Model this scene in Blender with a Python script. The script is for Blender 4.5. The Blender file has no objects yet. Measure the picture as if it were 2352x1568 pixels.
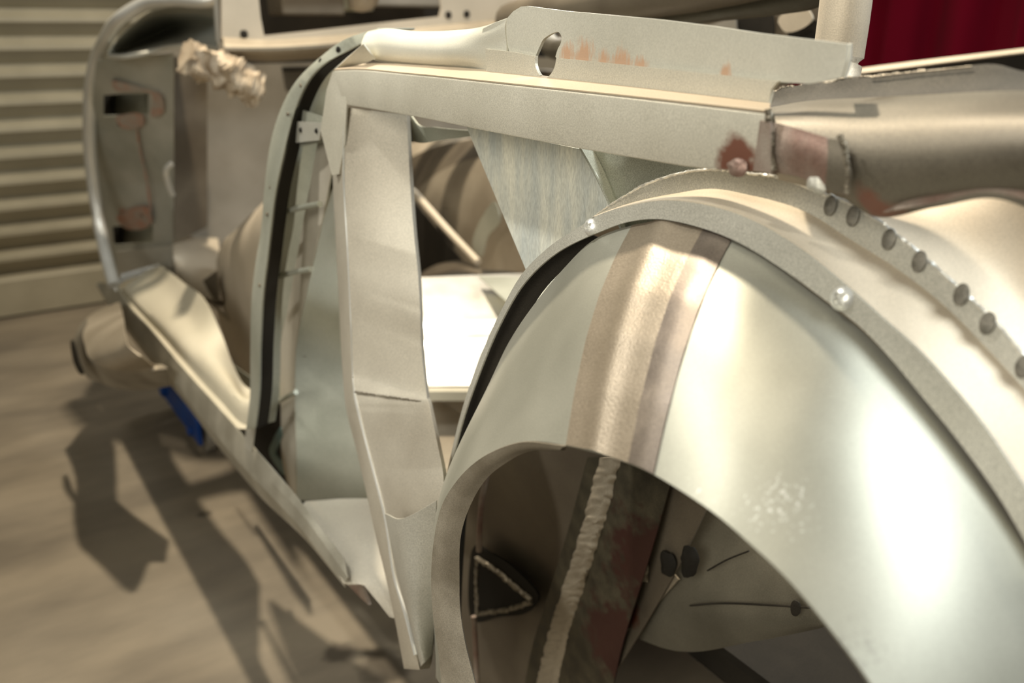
import bpy, bmesh, math, random
from mathutils import Vector, Matrix, noise as mnoise
random.seed(7)
SC = bpy.context.scene
COL = SC.collection

# ------------------------------------------------------------------ camera, world, lights, exposure
YAW, PIT, FPX, CAMZ = math.radians(33.7), math.radians(19.9), 2000.0, 1.10
CAM = Vector((0, 0, CAMZ))
FW = Vector((math.sin(YAW)*math.cos(PIT), math.cos(YAW)*math.cos(PIT), -math.sin(PIT)))
RT = Vector((math.cos(YAW), -math.sin(YAW), 0))
UP = RT.cross(FW)
cd = bpy.data.cameras.new('camera')
cam = bpy.data.objects.new('camera', cd); COL.objects.link(cam)
cd.sensor_width = 36.0; cd.lens = FPX/2352*36.0; cd.clip_start = 0.02; cd.clip_end = 60
cam.matrix_world = Matrix(((RT.x, UP.x, -FW.x, CAM.x), (RT.y, UP.y, -FW.y, CAM.y), (RT.z, UP.z, -FW.z, CAM.z), (0, 0, 0, 1)))
cd.dof.use_dof = True; cd.dof.focus_distance = 0.74; cd.dof.aperture_fstop = 4.5
SC.camera = cam
SC.view_settings.view_transform = 'Standard'; SC.view_settings.look = 'None'
SC.view_settings.gamma = 1.0; SC.view_settings.use_curve_mapping = False
SC.view_settings.exposure = 0.0

W = bpy.data.worlds.new('workshop_air'); SC.world = W; W.use_nodes = True
W.node_tree.nodes['Background'].inputs[0].default_value = (1.0, 0.93, 0.79, 1)
W.node_tree.nodes['Background'].inputs[1].default_value = 0.20

def area(name, loc, target, size, power, color, sy=None):
    l = bpy.data.lights.new(name, 'AREA'); l.energy = power; l.color = color
    l.shape = 'RECTANGLE' if sy else 'DISK'; l.size = size
    if sy: l.size_y = sy
    o = bpy.data.objects.new(name, l); COL.objects.link(o); o.location = loc
    o.rotation_euler = (Vector(target)-Vector(loc)).to_track_quat('-Z', 'Y').to_euler()
    return o
area('ceiling_work_lamp', (0.72, 1.85, 3.1), (0.55, 1.4, 0.4), 0.11, 95, (1.0, 0.88, 0.70))
area('cool_overhead_tube', (-0.50, 1.35, 2.6), (0.42, 0.85, 0.9), 0.11, 3.8, (1.0, 0.985, 0.92)).data.spread = math.radians(60)
area('rear_side_daylight', (1.70, -0.84, 2.7), (0.40, 0.25, 0.9), 0.95, 66, (0.89, 0.965, 1.0))
area('front_flood_lamp', (2.5, 3.3, 1.9), (0.8, 1.2, 0.6), 0.6, 22, (1.0, 0.95, 0.84))
area('camera_side_fill', (-1.7, -0.3, 1.9), (0.45, 0.8, 0.85), 1.5, 8.5, (1.0, 0.965, 0.86)).data.spread = math.radians(70)  # broad fill light added behind the camera for the outward faces

# ------------------------------------------------------------------ helpers
def P(x, y, X=None, Y=None, Z=None):
    d = FW + ((x-1176)*RT - (y-784)*UP)/FPX
    if X is not None: t = X/d.x
    elif Y is not None: t = Y/d.y
    else: t = (Z-CAMZ)/d.z
    return CAM + d*t
def row(pts, X=None, Y=None, Z=None):
    out = []
    for p in pts:
        if isinstance(p, Vector): out.append(p)
        elif len(p) == 3: out.append(P(p[0], p[1], X=p[2]))
        else: out.append(P(p[0], p[1], X, Y, Z))
    return out
def spl(pts, n, closed=False, sharp=False):
    k = len(pts)
    if k == 1: return [pts[0].copy() for _ in range(n)]
    seg = []
    m = k if closed else k-1
    for i in range(m):
        p1, p2 = pts[i], pts[(i+1) % k]
        if closed: p0, p3 = pts[i-1], pts[(i+2) % k]
        else: p0 = pts[i-1] if i else p1*2-p2; p3 = pts[i+2] if i+2 < k else p2*2-p1
        seg.append((p0, p1, p2, p3))
    L = [(s[2]-s[1]).length+1e-9 for s in seg]; T = sum(L); out = []
    cnt = n if closed else n-1
    for j in range(n):
        d = T*j/cnt; i = 0
        while i < m-1 and d > L[i]: d -= L[i]; i += 1
        t = min(d/L[i], 1.0); p0, p1, p2, p3 = seg[i]
        if sharp: out.append(p1.lerp(p2, t)); continue
        # chord-scaled tangents
        a = L[i-1] if i else L[i]; b = L[i+1] if i+1 < m else L[i]
        m1 = ((p2-p1)/L[i]*a + (p1-p0)/a*L[i])/(a+L[i])*L[i] if (p1-p0).length > 1e-9 else (p2-p1)
        m2 = ((p3-p2)/b*L[i] + (p2-p1)/L[i]*b)/(b+L[i])*L[i] if (p3-p2).length > 1e-9 else (p2-p1)
        t2, t3 = t*t, t*t*t
        out.append(p1*(2*t3-3*t2+1)+m1*(t3-2*t2+t)+p2*(-2*t3+3*t2)+m2*(t3-t2))
    return out
def grid(rows, n=40, m=1, wrap=False, sharp=False, sharpv=True, caps=False):
    """sheet through the rows; m steps between rows (curved when sharpv is False)"""
    R = [spl(r, n, sharp=sharp) for r in rows]
    if m > 1 or not sharpv:
        k = len(R); N = (k-1)*m+1; cols = [spl([r[i] for r in R], N, sharp=sharpv) if k > 1 else None for i in range(n)]
        R = [[cols[i][j] for i in range(n)] for j in range(N)]
    bm = bmesh.new()
    V = [[bm.verts.new(p) for p in r] for r in R]
    k = len(V)
    for j in range(k if wrap else k-1):
        a, b = V[j], V[(j+1) % k]
        for i in range(n-1): bm.faces.new((a[i], a[i+1], b[i+1], b[i]))
    if caps and wrap:
        bm.faces.new([r[0] for r in V]); bm.faces.new([r[-1] for r in reversed(V)])
    return bm
def fill(outline, holes=()):
    bm = bmesh.new(); es = []
    for lp in [outline]+list(holes):
        vs = [bm.verts.new(p) for p in lp]
        es += [bm.edges.new((vs[i], vs[(i+1) % len(vs)])) for i in range(len(vs))]
    bmesh.ops.triangle_fill(bm, edges=es, use_beauty=True, use_dissolve=False)
    return bm
def tube(path, r, n=40, seg=10, lumps=0.0, seed=0, flat=1.0, caps=True):
    pts = spl(path, n); bm = bmesh.new(); rings = []
    up = Vector((0.13, 0.21, 0.97))
    for i, p in enumerate(pts):
        t = (pts[min(i+1, n-1)]-pts[max(i-1, 0)]).normalized()
        a = t.cross(up)
        if a.length < 1e-3: a = t.cross(Vector((1, 0, 0)))
        a.normalize(); b = t.cross(a)
        rr = r[i*len(r)//n] if isinstance(r, (list, tuple)) else r
        rg = []
        for s in range(seg):
            an = 2*math.pi*s/seg
            k = rr*(1+lumps*mnoise.noise(Vector((i*0.9+seed*7.1, math.cos(an)*.8, math.sin(an)*.8))))
            rg.append(bm.verts.new(p+(a*math.cos(an)+b*math.sin(an)*flat)*k))
        rings.append(rg)
    for i in range(n-1):
        for s in range(seg): bm.faces.new((rings[i][s], rings[i][(s+1) % seg], rings[i+1][(s+1) % seg], rings[i+1][s]))
    if caps: bm.faces.new(list(reversed(rings[0]))); bm.faces.new(rings[-1])
    return bm
def box(c, size, rot=0):
    bm = bmesh.new(); bmesh.ops.create_cube(bm, size=1)
    bmesh.ops.scale(bm, vec=Vector(size), verts=bm.verts)
    bmesh.ops.rotate(bm, cent=(0, 0, 0), matrix=Matrix.Rotation(rot, 3, 'Z'), verts=bm.verts)
    bmesh.ops.translate(bm, vec=Vector(c), verts=bm.verts)
    return bm
def dome(c, nrm, r, h, cross=False, seed=0, squash=1.0, ragged=False):
    """rounded head on a surface; optional cross recess"""
    nrm = nrm.normalized(); a = nrm.cross(Vector((0, 0, 1))).normalized(); b = nrm.cross(a)
    bm = bmesh.new(); K, S = (12, 40) if cross else (6, 20); rings = []
    for k in range(1, K+1):
        q = k/K; rg = []
        for s in range(S):
            an = 2*math.pi*s/S; w = 1 if cross or r < .0042 else 1+(.45 if ragged else .15)*mnoise.noise(Vector((math.cos(an)*1.3, math.sin(an)*1.3, seed*1.7+.3)))
            u, v = r*q*w*math.cos(an), r*q*w*math.sin(an)*squash
            z = h*(1-q**2.6)
            if cross:
                u2, v2 = (u+v)*.7071, (v-u)*.7071
                if (abs(u2) < r*.13 and abs(v2) < r*.55) or (abs(v2) < r*.13 and abs(u2) < r*.55): z -= h*.75
            else:
                z *= 1+.35*mnoise.noise(Vector((u*300+seed, v*300, seed*3.3)))
            rg.append(bm.verts.new(c+a*u+b*v+nrm*z))
        rings.append(rg)
    ce = bm.verts.new(c+nrm*(h*(.25 if cross else 1)))
    for s in range(S): bm.faces.new((ce, rings[0][s], rings[0][(s+1) % S]))
    for k in range(K-1):
        for s in range(S): bm.faces.new((rings[k][s], rings[k+1][s], rings[k+1][(s+1) % S], rings[k][(s+1) % S]))
    lo = [bm.verts.new(v.co-nrm*.0015) for v in rings[-1]]
    for s in range(S): bm.faces.new((rings[-1][s], lo[s], lo[(s+1) % S], rings[-1][(s+1) % S]))
    bm.faces.new(list(reversed(lo)))
    return bm
def obj(name, bm, mat, parent=None, thick=0.0, off=0.0, smooth=True, bevel=0.0, label=None, angle=35, rough=0.0):
    if rough:
        for v in bm.verts: v.co += mnoise.noise_vector(v.co*(45 if rough > .005 else 9))*rough
    bmesh.ops.recalc_face_normals(bm, faces=bm.faces)
    me = bpy.data.meshes.new(name); bm.to_mesh(me); bm.free()
    o = bpy.data.objects.new(name, me); COL.objects.link(o); me.materials.append(mat)
    for p in me.polygons: p.use_smooth = smooth
    if smooth:
        try: me.set_sharp_from_angle(angle=math.radians(angle))
        except Exception: pass
    if thick:
        s = o.modifiers.new('sheet', 'SOLIDIFY'); s.thickness = thick; s.offset = off
    if bevel:
        b = o.modifiers.new('edge', 'BEVEL'); b.width = bevel; b.segments = 2; b.limit_method = 'ANGLE'
    if o.modifiers:
        dg = bpy.context.evaluated_depsgraph_get(); dg.update()
        m2 = bpy.data.meshes.new_from_object(o.evaluated_get(dg)); o.modifiers.clear(); o.data = m2; m2.name = name
        if smooth: m2.set_sharp_from_angle(angle=math.radians(angle))
    if parent:
        o.parent = parent
        if parent.type == 'EMPTY': o.location = -parent.location
    if label: o['label'] = label
    return o
def tag(o, label, cat, group=None, kind=None):
    o['label'] = label; o['category'] = cat
    if group: o['group'] = group
    if kind: o['kind'] = kind
    return o
def thing(name, loc, label, cat):
    o = bpy.data.objects.new(name, None); COL.objects.link(o); o.location = loc; o.empty_display_size = .1
    return tag(o, label, cat)
def structure(name, bm, mat, label, cat, **k):
    return tag(obj(name, bm, mat, **k), label, cat, kind='structure')

# ------------------------------------------------------------------ materials
def metal(name, c1, c2, rough=.4, met=.75, scale=7, stretch=(1, 1, 1), fine=0.25, bump=.15, stains=(), grit=900, r2=None):
    m = bpy.data.materials.new(name); m.use_nodes = True; nt = m.node_tree; N = nt.nodes; L = nt.links
    bs = N['Principled BSDF']; tc = N.new('ShaderNodeTexCoord')
    mp = N.new('ShaderNodeMapping'); mp.inputs['Scale'].default_value = stretch; L.new(tc.outputs['Object'], mp.inputs[0])
    n1 = N.new('ShaderNodeTexNoise'); n1.inputs['Scale'].default_value = scale; n1.inputs['Detail'].default_value = 6; L.new(mp.outputs[0], n1.inputs[0])
    cr = N.new('ShaderNodeValToRGB'); cr.color_ramp.elements[0].position = .36; cr.color_ramp.elements[1].position = .66
    cr.color_ramp.elements[0].color = (*c1, 1); cr.color_ramp.elements[1].color = (*c2, 1); L.new(n1.outputs[0], cr.inputs[0])
    n2 = N.new('ShaderNodeTexNoise'); n2.inputs['Scale'].default_value = grit; n2.inputs['Detail'].default_value = 2; L.new(mp.outputs[0], n2.inputs[0])
    mr = N.new('ShaderNodeMapRange'); mr.inputs[1].default_value = .3; mr.inputs[2].default_value = .7
    mr.inputs[3].default_value = 1-fine; mr.inputs[4].default_value = 1+fine*.6; L.new(n2.outputs[0], mr.inputs[0])
    mx = N.new('ShaderNodeMix'); mx.data_type = 'RGBA'; mx.blend_type = 'MULTIPLY'; mx.inputs[0].default_value = 1
    L.new(cr.outputs[0], mx.inputs[6]); L.new(mr.outputs[0], mx.inputs[7])
    col = mx.outputs[2]
    for (c, rad, rgb, thr, sc) in stains:
        vd = N.new('ShaderNodeVectorMath'); vd.operation = 'DISTANCE'; vd.inputs[1].default_value = c; L.new(tc.outputs['Object'], vd.inputs[0])
        fa = N.new('ShaderNodeMapRange'); fa.inputs[1].default_value = 0; fa.inputs[2].default_value = rad; fa.inputs[3].default_value = 1; fa.inputs[4].default_value = 0
        L.new(vd.outputs['Value'], fa.inputs[0])
        n3 = N.new('ShaderNodeTexNoise'); n3.inputs['Scale'].default_value = sc; n3.inputs['Detail'].default_value = 4; m3 = N.new('ShaderNodeMapping'); m3.inputs['Scale'].default_value = (1, 1, .3 if sc >= 100 else 1); L.new(tc.outputs['Object'], m3.inputs[0]); L.new(m3.outputs[0], n3.inputs[0])
        ad = N.new('ShaderNodeMath'); ad.operation = 'ADD'; L.new(fa.outputs[0], ad.inputs[0]); L.new(n3.outputs[0], ad.inputs[1])
        st = N.new('ShaderNodeMapRange'); st.inputs[1].default_value = thr; st.inputs[2].default_value = thr+(.4 if sc >= 100 else .25); L.new(ad.outputs[0], st.inputs[0])
        x = N.new('ShaderNodeMix'); x.data_type = 'RGBA'; L.new(st.outputs[0], x.inputs[0]); L.new(col, x.inputs[6]); x.inputs[7].default_value = (*rgb, 1)
        col = x.outputs[2]
    L.new(col, bs.inputs['Base Color'])
    rr = N.new('ShaderNodeMapRange'); rr.inputs[1].default_value = .3; rr.inputs[2].default_value = .7
    rr.inputs[3].default_value = rough-.06; rr.inputs[4].default_value = (r2 or rough+.1); L.new(n1.outputs[0], rr.inputs[0]); L.new(rr.outputs[0], bs.inputs['Roughness'])
    bs.inputs['Metallic'].default_value = met
    if met == 0: bs.inputs['Specular IOR Level'].default_value = .15
    if bump:
        bp = N.new('ShaderNodeBump'); bp.inputs['Strength'].default_value = bump; bp.inputs['Distance'].default_value = .0008
        L.new(n2.outputs[0], bp.inputs['Height']); L.new(bp.outputs[0], bs.inputs['Normal'])
    return m
COPPER = (.58, .38, .25); HEAT = (.20, .085, .055)
M = {}
M['galv'] = metal('galvanised_sheet', (.48, .46, .39), (.60, .58, .50), .48, .45)
M['rail'] = metal('galvanised_rail', (.56, .525, .425), (.65, .615, .51), .5, .35, fine=.18,
                  stains=[(P(1690, 370, X=.42), .030, HEAT, .84, 60), (P(1820, 385, X=.42), .03, HEAT, .84, 60)])
M['plate'] = metal('galvanised_lock_plate', (.55, .53, .44), (.65, .625, .53), .5, .35, fine=.10,
                   stains=[(P(1302, 126, X=.45), 0.018, COPPER, 0.86, 380),(P(1340, 132, X=.45), 0.024, COPPER, 0.86, 380),(P(1385, 137, X=.45), 0.016, COPPER, 0.9, 380),(P(1425, 143, X=.45), 0.02, COPPER, 0.86, 380),(P(1470, 150, X=.45), 0.014, COPPER, 0.9, 380),(P(1665, 165, X=.45), 0.012, COPPER, 0.95, 380)])
M['strut'] = metal('galvanised_strut', (.50, .45, .36), (.59, .54, .44), .5, .4,
                   stains=[(P(885, 275, X=.45), .022, COPPER, .88, 160), (P(925, 268, X=.46), .016, COPPER, .88, 160)])
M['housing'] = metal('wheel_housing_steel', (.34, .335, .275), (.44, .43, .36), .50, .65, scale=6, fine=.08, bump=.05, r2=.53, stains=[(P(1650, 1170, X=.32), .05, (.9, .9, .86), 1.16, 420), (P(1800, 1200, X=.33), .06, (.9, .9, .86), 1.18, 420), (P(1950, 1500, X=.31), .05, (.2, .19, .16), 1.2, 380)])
M['ground'] = metal('ground_weld_band', (.29, .24, .175), (.335, .28, .21), .46, .5, scale=14, stretch=(1, 1, 1), fine=.2, bump=.35, grit=700, r2=.44)
M['bright'] = metal('bright_edge_steel', (.70, .69, .63), (.84, .83, .78), .34, .6, fine=.1)
M['dusty'] = metal('dusty_steel', (.56, .48, .36), (.66, .57, .44), .55, .35, fine=.12)
M['quarter'] = metal('blasted_quarter_steel', (.14, .12, .09), (.20, .175, .13), .5, .45, fine=.25,
                     stains=[(P(2010, 470, X=.44), .04, HEAT, 1.05, 50), (P(2060, 205, X=.5), .06, (.12, .10, .07), 1.05, 40)])
M['weld'] = metal('weld_metal', (.14, .115, .08), (.34, .30, .23), .48, .6, scale=160, fine=.3, bump=.4)
M['heat'] = metal('heat_tinted_steel', (.24, .15, .115), (.38, .32, .26), .48, .4, scale=26)
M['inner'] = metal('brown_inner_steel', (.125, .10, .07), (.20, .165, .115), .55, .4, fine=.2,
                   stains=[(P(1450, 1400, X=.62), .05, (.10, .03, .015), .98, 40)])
M['black'] = metal('black_coat_and_shade', (.014, .012, .009), (.03, .025, .018), .7, .0)  # black coating; also paints the shade in voids and gaps
M['floorpan'] = metal('dull_floor_pan', (.30, .25, .18), (.42, .36, .27), .5, .45)
M['grey'] = metal('grey_primer_panel', (.26, .235, .19), (.33, .30, .25), .6, .15)
M['cream'] = metal('cream_dusted_sill', (.52, .475, .36), (.58, .53, .41), .6, .0, fine=.06, bump=.05)
M['green'] = metal('green_zinc_and_shade', (.40, .405, .325), (.51, .51, .42), .48, .55)
M['zinc'] = metal('streaky_zinc_gusset', (.55, .58, .54), (.80, .78, .65), .55, .25, scale=20, stretch=(1, 2.0, .38), fine=.2, grit=500)
M['white'] = metal('polished_pan', (.74, .71, .63), (.80, .78, .72), .3, .8, fine=.05, bump=.02)
M['pillar'] = metal('hinge_pillar_steel', (.38, .38, .32), (.52, .51, .44), .48, .5,
                    stains=[(P(300, 200, X=.47), .06, (.45, .20, .14), .95, 45), (P(340, 235, X=.47), .05, (.45, .20, .14), .95, 45), (P(310, 275, X=.47), .05, (.45, .22, .16), .95, 45), (P(305, 492, X=.47), .07, (.45, .22, .16), .95, 45)])
M['red'] = metal('red_oxide', (.05, .012, .008), (.12, .03, .018), .6, .1)
M['blue'] = metal('blue_paint', (.012, .05, .22), (.02, .08, .30), .4, .0)
M['wool'] = metal('fibre_wool', (.42, .33, .23), (.60, .50, .37), .9, .0, scale=30, fine=.5, bump=1)
M['zone'] = metal('scorched_weld_zone', (.04, .033, .02), (.09, .075, .045), .5, .4, scale=45, fine=.3, bump=.4, stains=[(P(1500, 1300, X=.60), .12, (.05, .017, .011), .85, 60), (P(1430, 1480, X=.60), .11, (.05, .017, .011), .85, 60)])
M['oxide'] = metal('pink_primer', (.42, .22, .15), (.36, .31, .25), .55, .2, scale=28)
M['scorch'] = metal('scorched_steel', (.045, .04, .03), (.11, .097, .075), .75, .1, scale=22, fine=.3)
M['skirt'] = metal('dull_skirt_steel', (.10, .09, .066), (.16, .145, .108), .55, .4, scale=9, fine=.2)
M['lip'] = metal('dull_lip_steel', (.22, .19, .14), (.36, .32, .25), .55, .3, scale=18, fine=.2)
M['raildust'] = metal('tan_rail_dust', (.40, .32, .22), (.48, .39, .275), .6, .1, fine=.12)
M['sillgrey'] = metal('scuffed_sill_steel', (.33, .305, .24), (.44, .41, .33), .5, .4, scale=14)
M['tint'] = metal('dark_edge_strip', (.17, .14, .115), (.24, .20, .16), .42, .6, scale=30)
M['plug'] = metal('plug_weld_grey', (.13, .12, .095), (.24, .22, .18), .55, .4, scale=200)
M['teal'] = metal('teal_paint', (.10, .16, .15), (.14, .22, .20), .45, .1)

def concrete():
    m = bpy.data.materials.new('concrete_floor'); m.use_nodes = True; N = m.node_tree.nodes; L = m.node_tree.links
    bs = N['Principled BSDF']; tc = N.new('ShaderNodeTexCoord')
    mp = N.new('ShaderNodeMapping'); mp.inputs['Scale'].default_value = (.9, 2.6, 1); L.new(tc.outputs['Object'], mp.inputs[0])
    n = N.new('ShaderNodeTexNoise'); n.inputs['Scale'].default_value = 1.6; n.inputs['Detail'].default_value = 8; n.inputs['Roughness'].default_value = .6; L.new(mp.outputs[0], n.inputs[0])
    c = N.new('ShaderNodeValToRGB'); c.color_ramp.elements[0].position = .38; c.color_ramp.elements[1].position = .62
    c.color_ramp.elements[0].color = (.135, .112, .08, 1); c.color_ramp.elements[1].color = (.235, .195, .138, 1); L.new(n.outputs[0], c.inputs[0])
    col = c.outputs[0]
    for (px, py, rad) in ((780, 1497, .035), (885, 1530, .055), (470, 1180, .02)):
        vd = N.new('ShaderNodeVectorMath'); vd.operation = 'DISTANCE'; vd.inputs[1].default_value = P(px, py, Z=0); L.new(tc.outputs['Object'], vd.inputs[0])
        n3 = N.new('ShaderNodeTexNoise'); n3.inputs['Scale'].default_value = 30; L.new(tc.outputs['Object'], n3.inputs[0])
        mu = N.new('ShaderNodeMath'); mu.operation = 'MULTIPLY'; mu.inputs[1].default_value = rad*.9; L.new(n3.outputs[0], mu.inputs[0])
        ad = N.new('ShaderNodeMath'); ad.operation = 'ADD'; L.new(vd.outputs['Value'], ad.inputs[0]); L.new(mu.outputs[0], ad.inputs[1])
        st = N.new('ShaderNodeMapRange'); st.inputs[1].default_value = rad; st.inputs[2].default_value = rad*1.5; st.inputs[3].default_value = .75; st.inputs[4].default_value = 0; L.new(ad.outputs[0], st.inputs[0])
        x = N.new('ShaderNodeMix'); x.data_type = 'RGBA'; L.new(st.outputs[0], x.inputs[0]); L.new(col, x.inputs[6]); x.inputs[7].default_value = (.04, .03, .018, 1); col = x.outputs[2]
    L.new(col, bs.inputs['Base Color']); bs.inputs['Roughness'].default_value = .7
    return m
def plain(name, c, rough=.6):
    m = bpy.data.materials.new(name); m.use_nodes = True; N = m.node_tree.nodes; L = m.node_tree.links
    b = N['Principled BSDF']; b.inputs['Roughness'].default_value = rough; b.inputs['Specular IOR Level'].default_value = .15
    tc = N.new('ShaderNodeTexCoord'); n = N.new('ShaderNodeTexNoise'); n.inputs['Scale'].default_value = 5; L.new(tc.outputs['Object'], n.inputs[0])
    r = N.new('ShaderNodeValToRGB'); r.color_ramp.elements[0].color = (*[v*.85 for v in c], 1); r.color_ramp.elements[1].color = (*[min(1, v*1.1) for v in c], 1)
    L.new(n.outputs[0], r.inputs[0]); L.new(r.outputs[0], b.inputs['Base Color'])
    return m
M['shutter'] = metal('roller_shutter_paint', (.32, .29, .21), (.37, .335, .245), .5, .1, fine=.05, bump=0)
M['curtain'] = plain('crimson_curtain', (.105, .0, .008), 1.0)
M['wall'] = plain('painted_blockwork', (.42, .37, .28), .8)

# ------------------------------------------------------------------ the room
WY = 3.90
structure('floor', box((.5, 1.2, -.05), (8, 7.4, .1)), concrete(), 'stained tan concrete workshop floor', 'floor', smooth=False)
# roller shutter: corrugated slats, one sheet
prof = []
z = .16; pitch = .098
while z < 2.9:
    for k in range(8):
        t = k/8
        prof.append((z+pitch*t, .026*math.sin(2*math.pi*t)+.008*math.sin(4*math.pi*t)))
    z += pitch
rows_ = [[Vector((-2.6, WY-.02+dy, zz)), Vector((1.9, WY-.02+dy, zz))] for zz, dy in prof]
rows_.insert(0, [Vector((-2.6, WY-.03, .01)), Vector((1.9, WY-.03, .01))]); rows_.insert(1, [Vector((-2.6, WY-.03, .15)), Vector((1.9, WY-.03, .15))])
structure('door_1', grid(rows_, n=2), M['shutter'], 'beige ribbed roller shutter door closing the workshop behind the car', 'door', thick=.003)
structure('wall_back', box((.6, WY+.11, 1.6), (8, .1, 3.2)), M['wall'], 'tan painted wall around the roller shutter', 'wall', smooth=False)
structure('wall_right', box((4.2, 1.2, 1.6), (.1, 7.4, 3.2)), M['wall'], 'tan painted side wall behind the red curtain', 'wall', smooth=False)
cr = []
for zz in (.03, 1.0, 2.0, 3.0):
    cr.append([Vector((3.75+.05*math.sin(i*1.25)+.02*math.sin(i*2.9+zz), -1.6+i*.055, zz)) for i in range(86)])
tag(obj('curtain', grid(cr, n=340), M['curtain'], thick=.004), 'deep crimson curtain hanging in soft folds behind the car', 'curtain')

# ------------------------------------------------------------------ the car body
CAR = thing('car_body_shell', (1.0, 1.3, .38), 'bare metal vintage car body under restoration with cut quarter and open door frame', 'car body')
def part(name, bm, mat, parent=None, **k): return obj(name, bm, M[mat] if isinstance(mat, str) else mat, parent or CAR, **k)

# ---- rear wheel housing: outer liner
XR, XF = .432, .30
RC = [(1003, 1560), (1004, 1400), (1008, 1280), (1018, 1160), (1048, 1060), (1078, 985), (1118, 895), (1168, 787), (1232, 692), (1297, 614), (1360, 553), (1442, 520), (1514, 510), (1583, 518), (1680, 549), (1756, 588), (1824, 638), (1893, 690), (1978, 756), (2046, 826), (2113, 902), (2198, 1006), (2283, 1122), (2347, 1220), (2450, 1400), (2560, 1620)]
FE = [(1016, 1580), (1011, 1518), (996, 1411), (992, 1326), (998, 1241), (1015, 1164), (1050, 1104), (1096, 1058), (1145, 1030), (1199, 1014), (1300, 1022), (1390, 1045), (1480, 1078), (1570, 1130), (1650, 1185), (1725, 1250), (1800, 1320), (1900, 1435), (2000, 1568), (2080, 1700), (2140, 1820)]
r0, r1 = spl(row(RC, X=XR), 120), spl(row(FE, X=XF), 120)
# match the rows by direction from the arch centre so that the seam runs straight
rows_h = [r0]
for q in (.2, .4, .6, .8):
    rr = []
    for a, b in zip(r0, r1):
        p = a.lerp(b, q); bulge = .010*math.sin(math.pi*q)
        p += Vector((-.35, 0, .94))*bulge
        rr.append(p)
    rows_h.append(rr)
rows_h.append(r1)
HOUSE = part('wheel_housing', grid(rows_h, n=150, m=2, sharpv=False), 'housing', thick=.0022, off=-1, label='smooth grey curved rear wheel housing with hot white glare')
def hp(u, q, lift=0.0):
    """point on the housing: u along (0..1), q from ring to front edge"""
    f = u*119; i = min(int(f), 118); t = f-i
    k = q*5; j = min(int(k), 4); s = k-j
    a = rows_h[j][i].lerp(rows_h[j][i+1], t); b = rows_h[j+1][i].lerp(rows_h[j+1][i+1], t)
    n = (rows_h[j][i+1]-rows_h[j][i]).cross(rows_h[j+1][i]-rows_h[j][i]).normalized()
    if n.z < 0: n = -n
    return a.lerp(b, s)+n*lift
# ground weld band across the liner (a dressed strip proud of the sheet)
def u_at(px, rowi):
    best, bu = 1e9, 0
    for i, p in enumerate(rows_h[rowi]):
        d = p-CAM; x = 1176+FPX*d.dot(RT)/d.dot(FW); y = 784-FPX*d.dot(UP)/d.dot(FW)
        e = (x-px[0])**2+(y-px[1])**2
        if e < best: best, bu = e, i/119
    return bu
ua, ub = u_at((1450, 520), 0), u_at((1655, 540), 0); uc, ud = u_at((1300, 1022), 5), u_at((1478, 1078), 5)
bandrows = []
for k in range(13):
    s = k/12; lift = .0006+.0030*math.exp(-((s-.40)/.13)**2)-.0004*abs(s-.5)
    if s > .72: lift = .0006-.0002*(s-.72)
    bandrows.append([hp(ua+(ub-ua)*s+((uc+(ud-uc)*s)-(ua+(ub-ua)*s))*q, q, lift) for q in [i/15 for i in range(16)]])
part('weld_seam', grid(bandrows, n=60, m=2, sharpv=False), 'ground', HOUSE, label='brown ground weld band crossing the wheel housing')
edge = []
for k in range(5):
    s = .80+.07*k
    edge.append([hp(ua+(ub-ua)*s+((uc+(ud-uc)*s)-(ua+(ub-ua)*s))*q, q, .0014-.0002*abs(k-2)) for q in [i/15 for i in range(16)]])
part('dark_edge_strip', grid(edge, n=60, m=2, sharpv=False), 'tint', HOUSE, label='dark brown strip along the edge of the weld band')  # narrow dark brown strip over the right edge of the band
# rolled lip at the front edge
LI = [(1098, 1590), (1088, 1550), (1071, 1483), (1058, 1402), (1056, 1326), (1058, 1236), (1086, 1147), (1122, 1092), (1160, 1062), (1207, 1036), (1299, 1030)]
LO = FE[:11]
part('rolled_lip', grid([row(LO, X=XF), [p.lerp(q, .5)+Vector((-.004, 0, 0)) for p, q in zip(spl(row(LO, X=XF), 11), spl(row(LI, X=XF+.012), 11))], row(LI, X=XF+.012)], n=60, m=4, sharpv=False), 'lip', HOUSE, thick=.0016, label='dull folded lip round the wheel opening')

inn = []
for f, sc in ((0, .995), (.4, .985), (1, .975)):
    inn.append([Vector((p.x+.006+f*(.022+.115*min(1, max(0, (k/119-.33)/.12))), .30+(p.y-.30)*sc, .60+(p.z-.60)*sc)) for k, p in enumerate(r0)])
part('inner_arch', grid(inn, n=100), 'black', HOUSE, thick=.002, label='inner arch behind the ring, blackened to stand for shade')  # black colour stands in for the shade seen through the ring gap

# ---- screwed arch ring
RU = [(1008, 1250), (1022, 1120), (1038, 1040), (1060, 950), (1100, 830), (1150, 718), (1200, 630), (1264, 566), (1348, 511), (1366, 499), (1442, 474), (1532, 460), (1608, 468), (1700, 494), (1831, 566), (1944, 655), (2029, 730), (2110, 802), (2181, 878), (2258, 972), (2352, 1112), (2470, 1300)]
RL = [(1010, 1250), (1024, 1120), (1043, 1045), (1066, 960), (1105, 850), (1150, 745), (1200, 658), (1276, 584), (1353, 543), (1375, 534), (1442, 510), (1514, 503), (1583, 515), (1680, 548), (1824, 635), (1893, 686), (1978, 751), (2046, 822), (2113, 902), (2198, 1006), (2290, 1132), (2400, 1320)]
XG = .428
RING = part('arch_ring', grid([row(RL, X=XG), row(RU, X=XG+.002)], n=140), 'galv', HOUSE, thick=.0016, label='bright screwed ring along the top of the wheel housing')
out = Vector((-1, -.15, .25))
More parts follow.
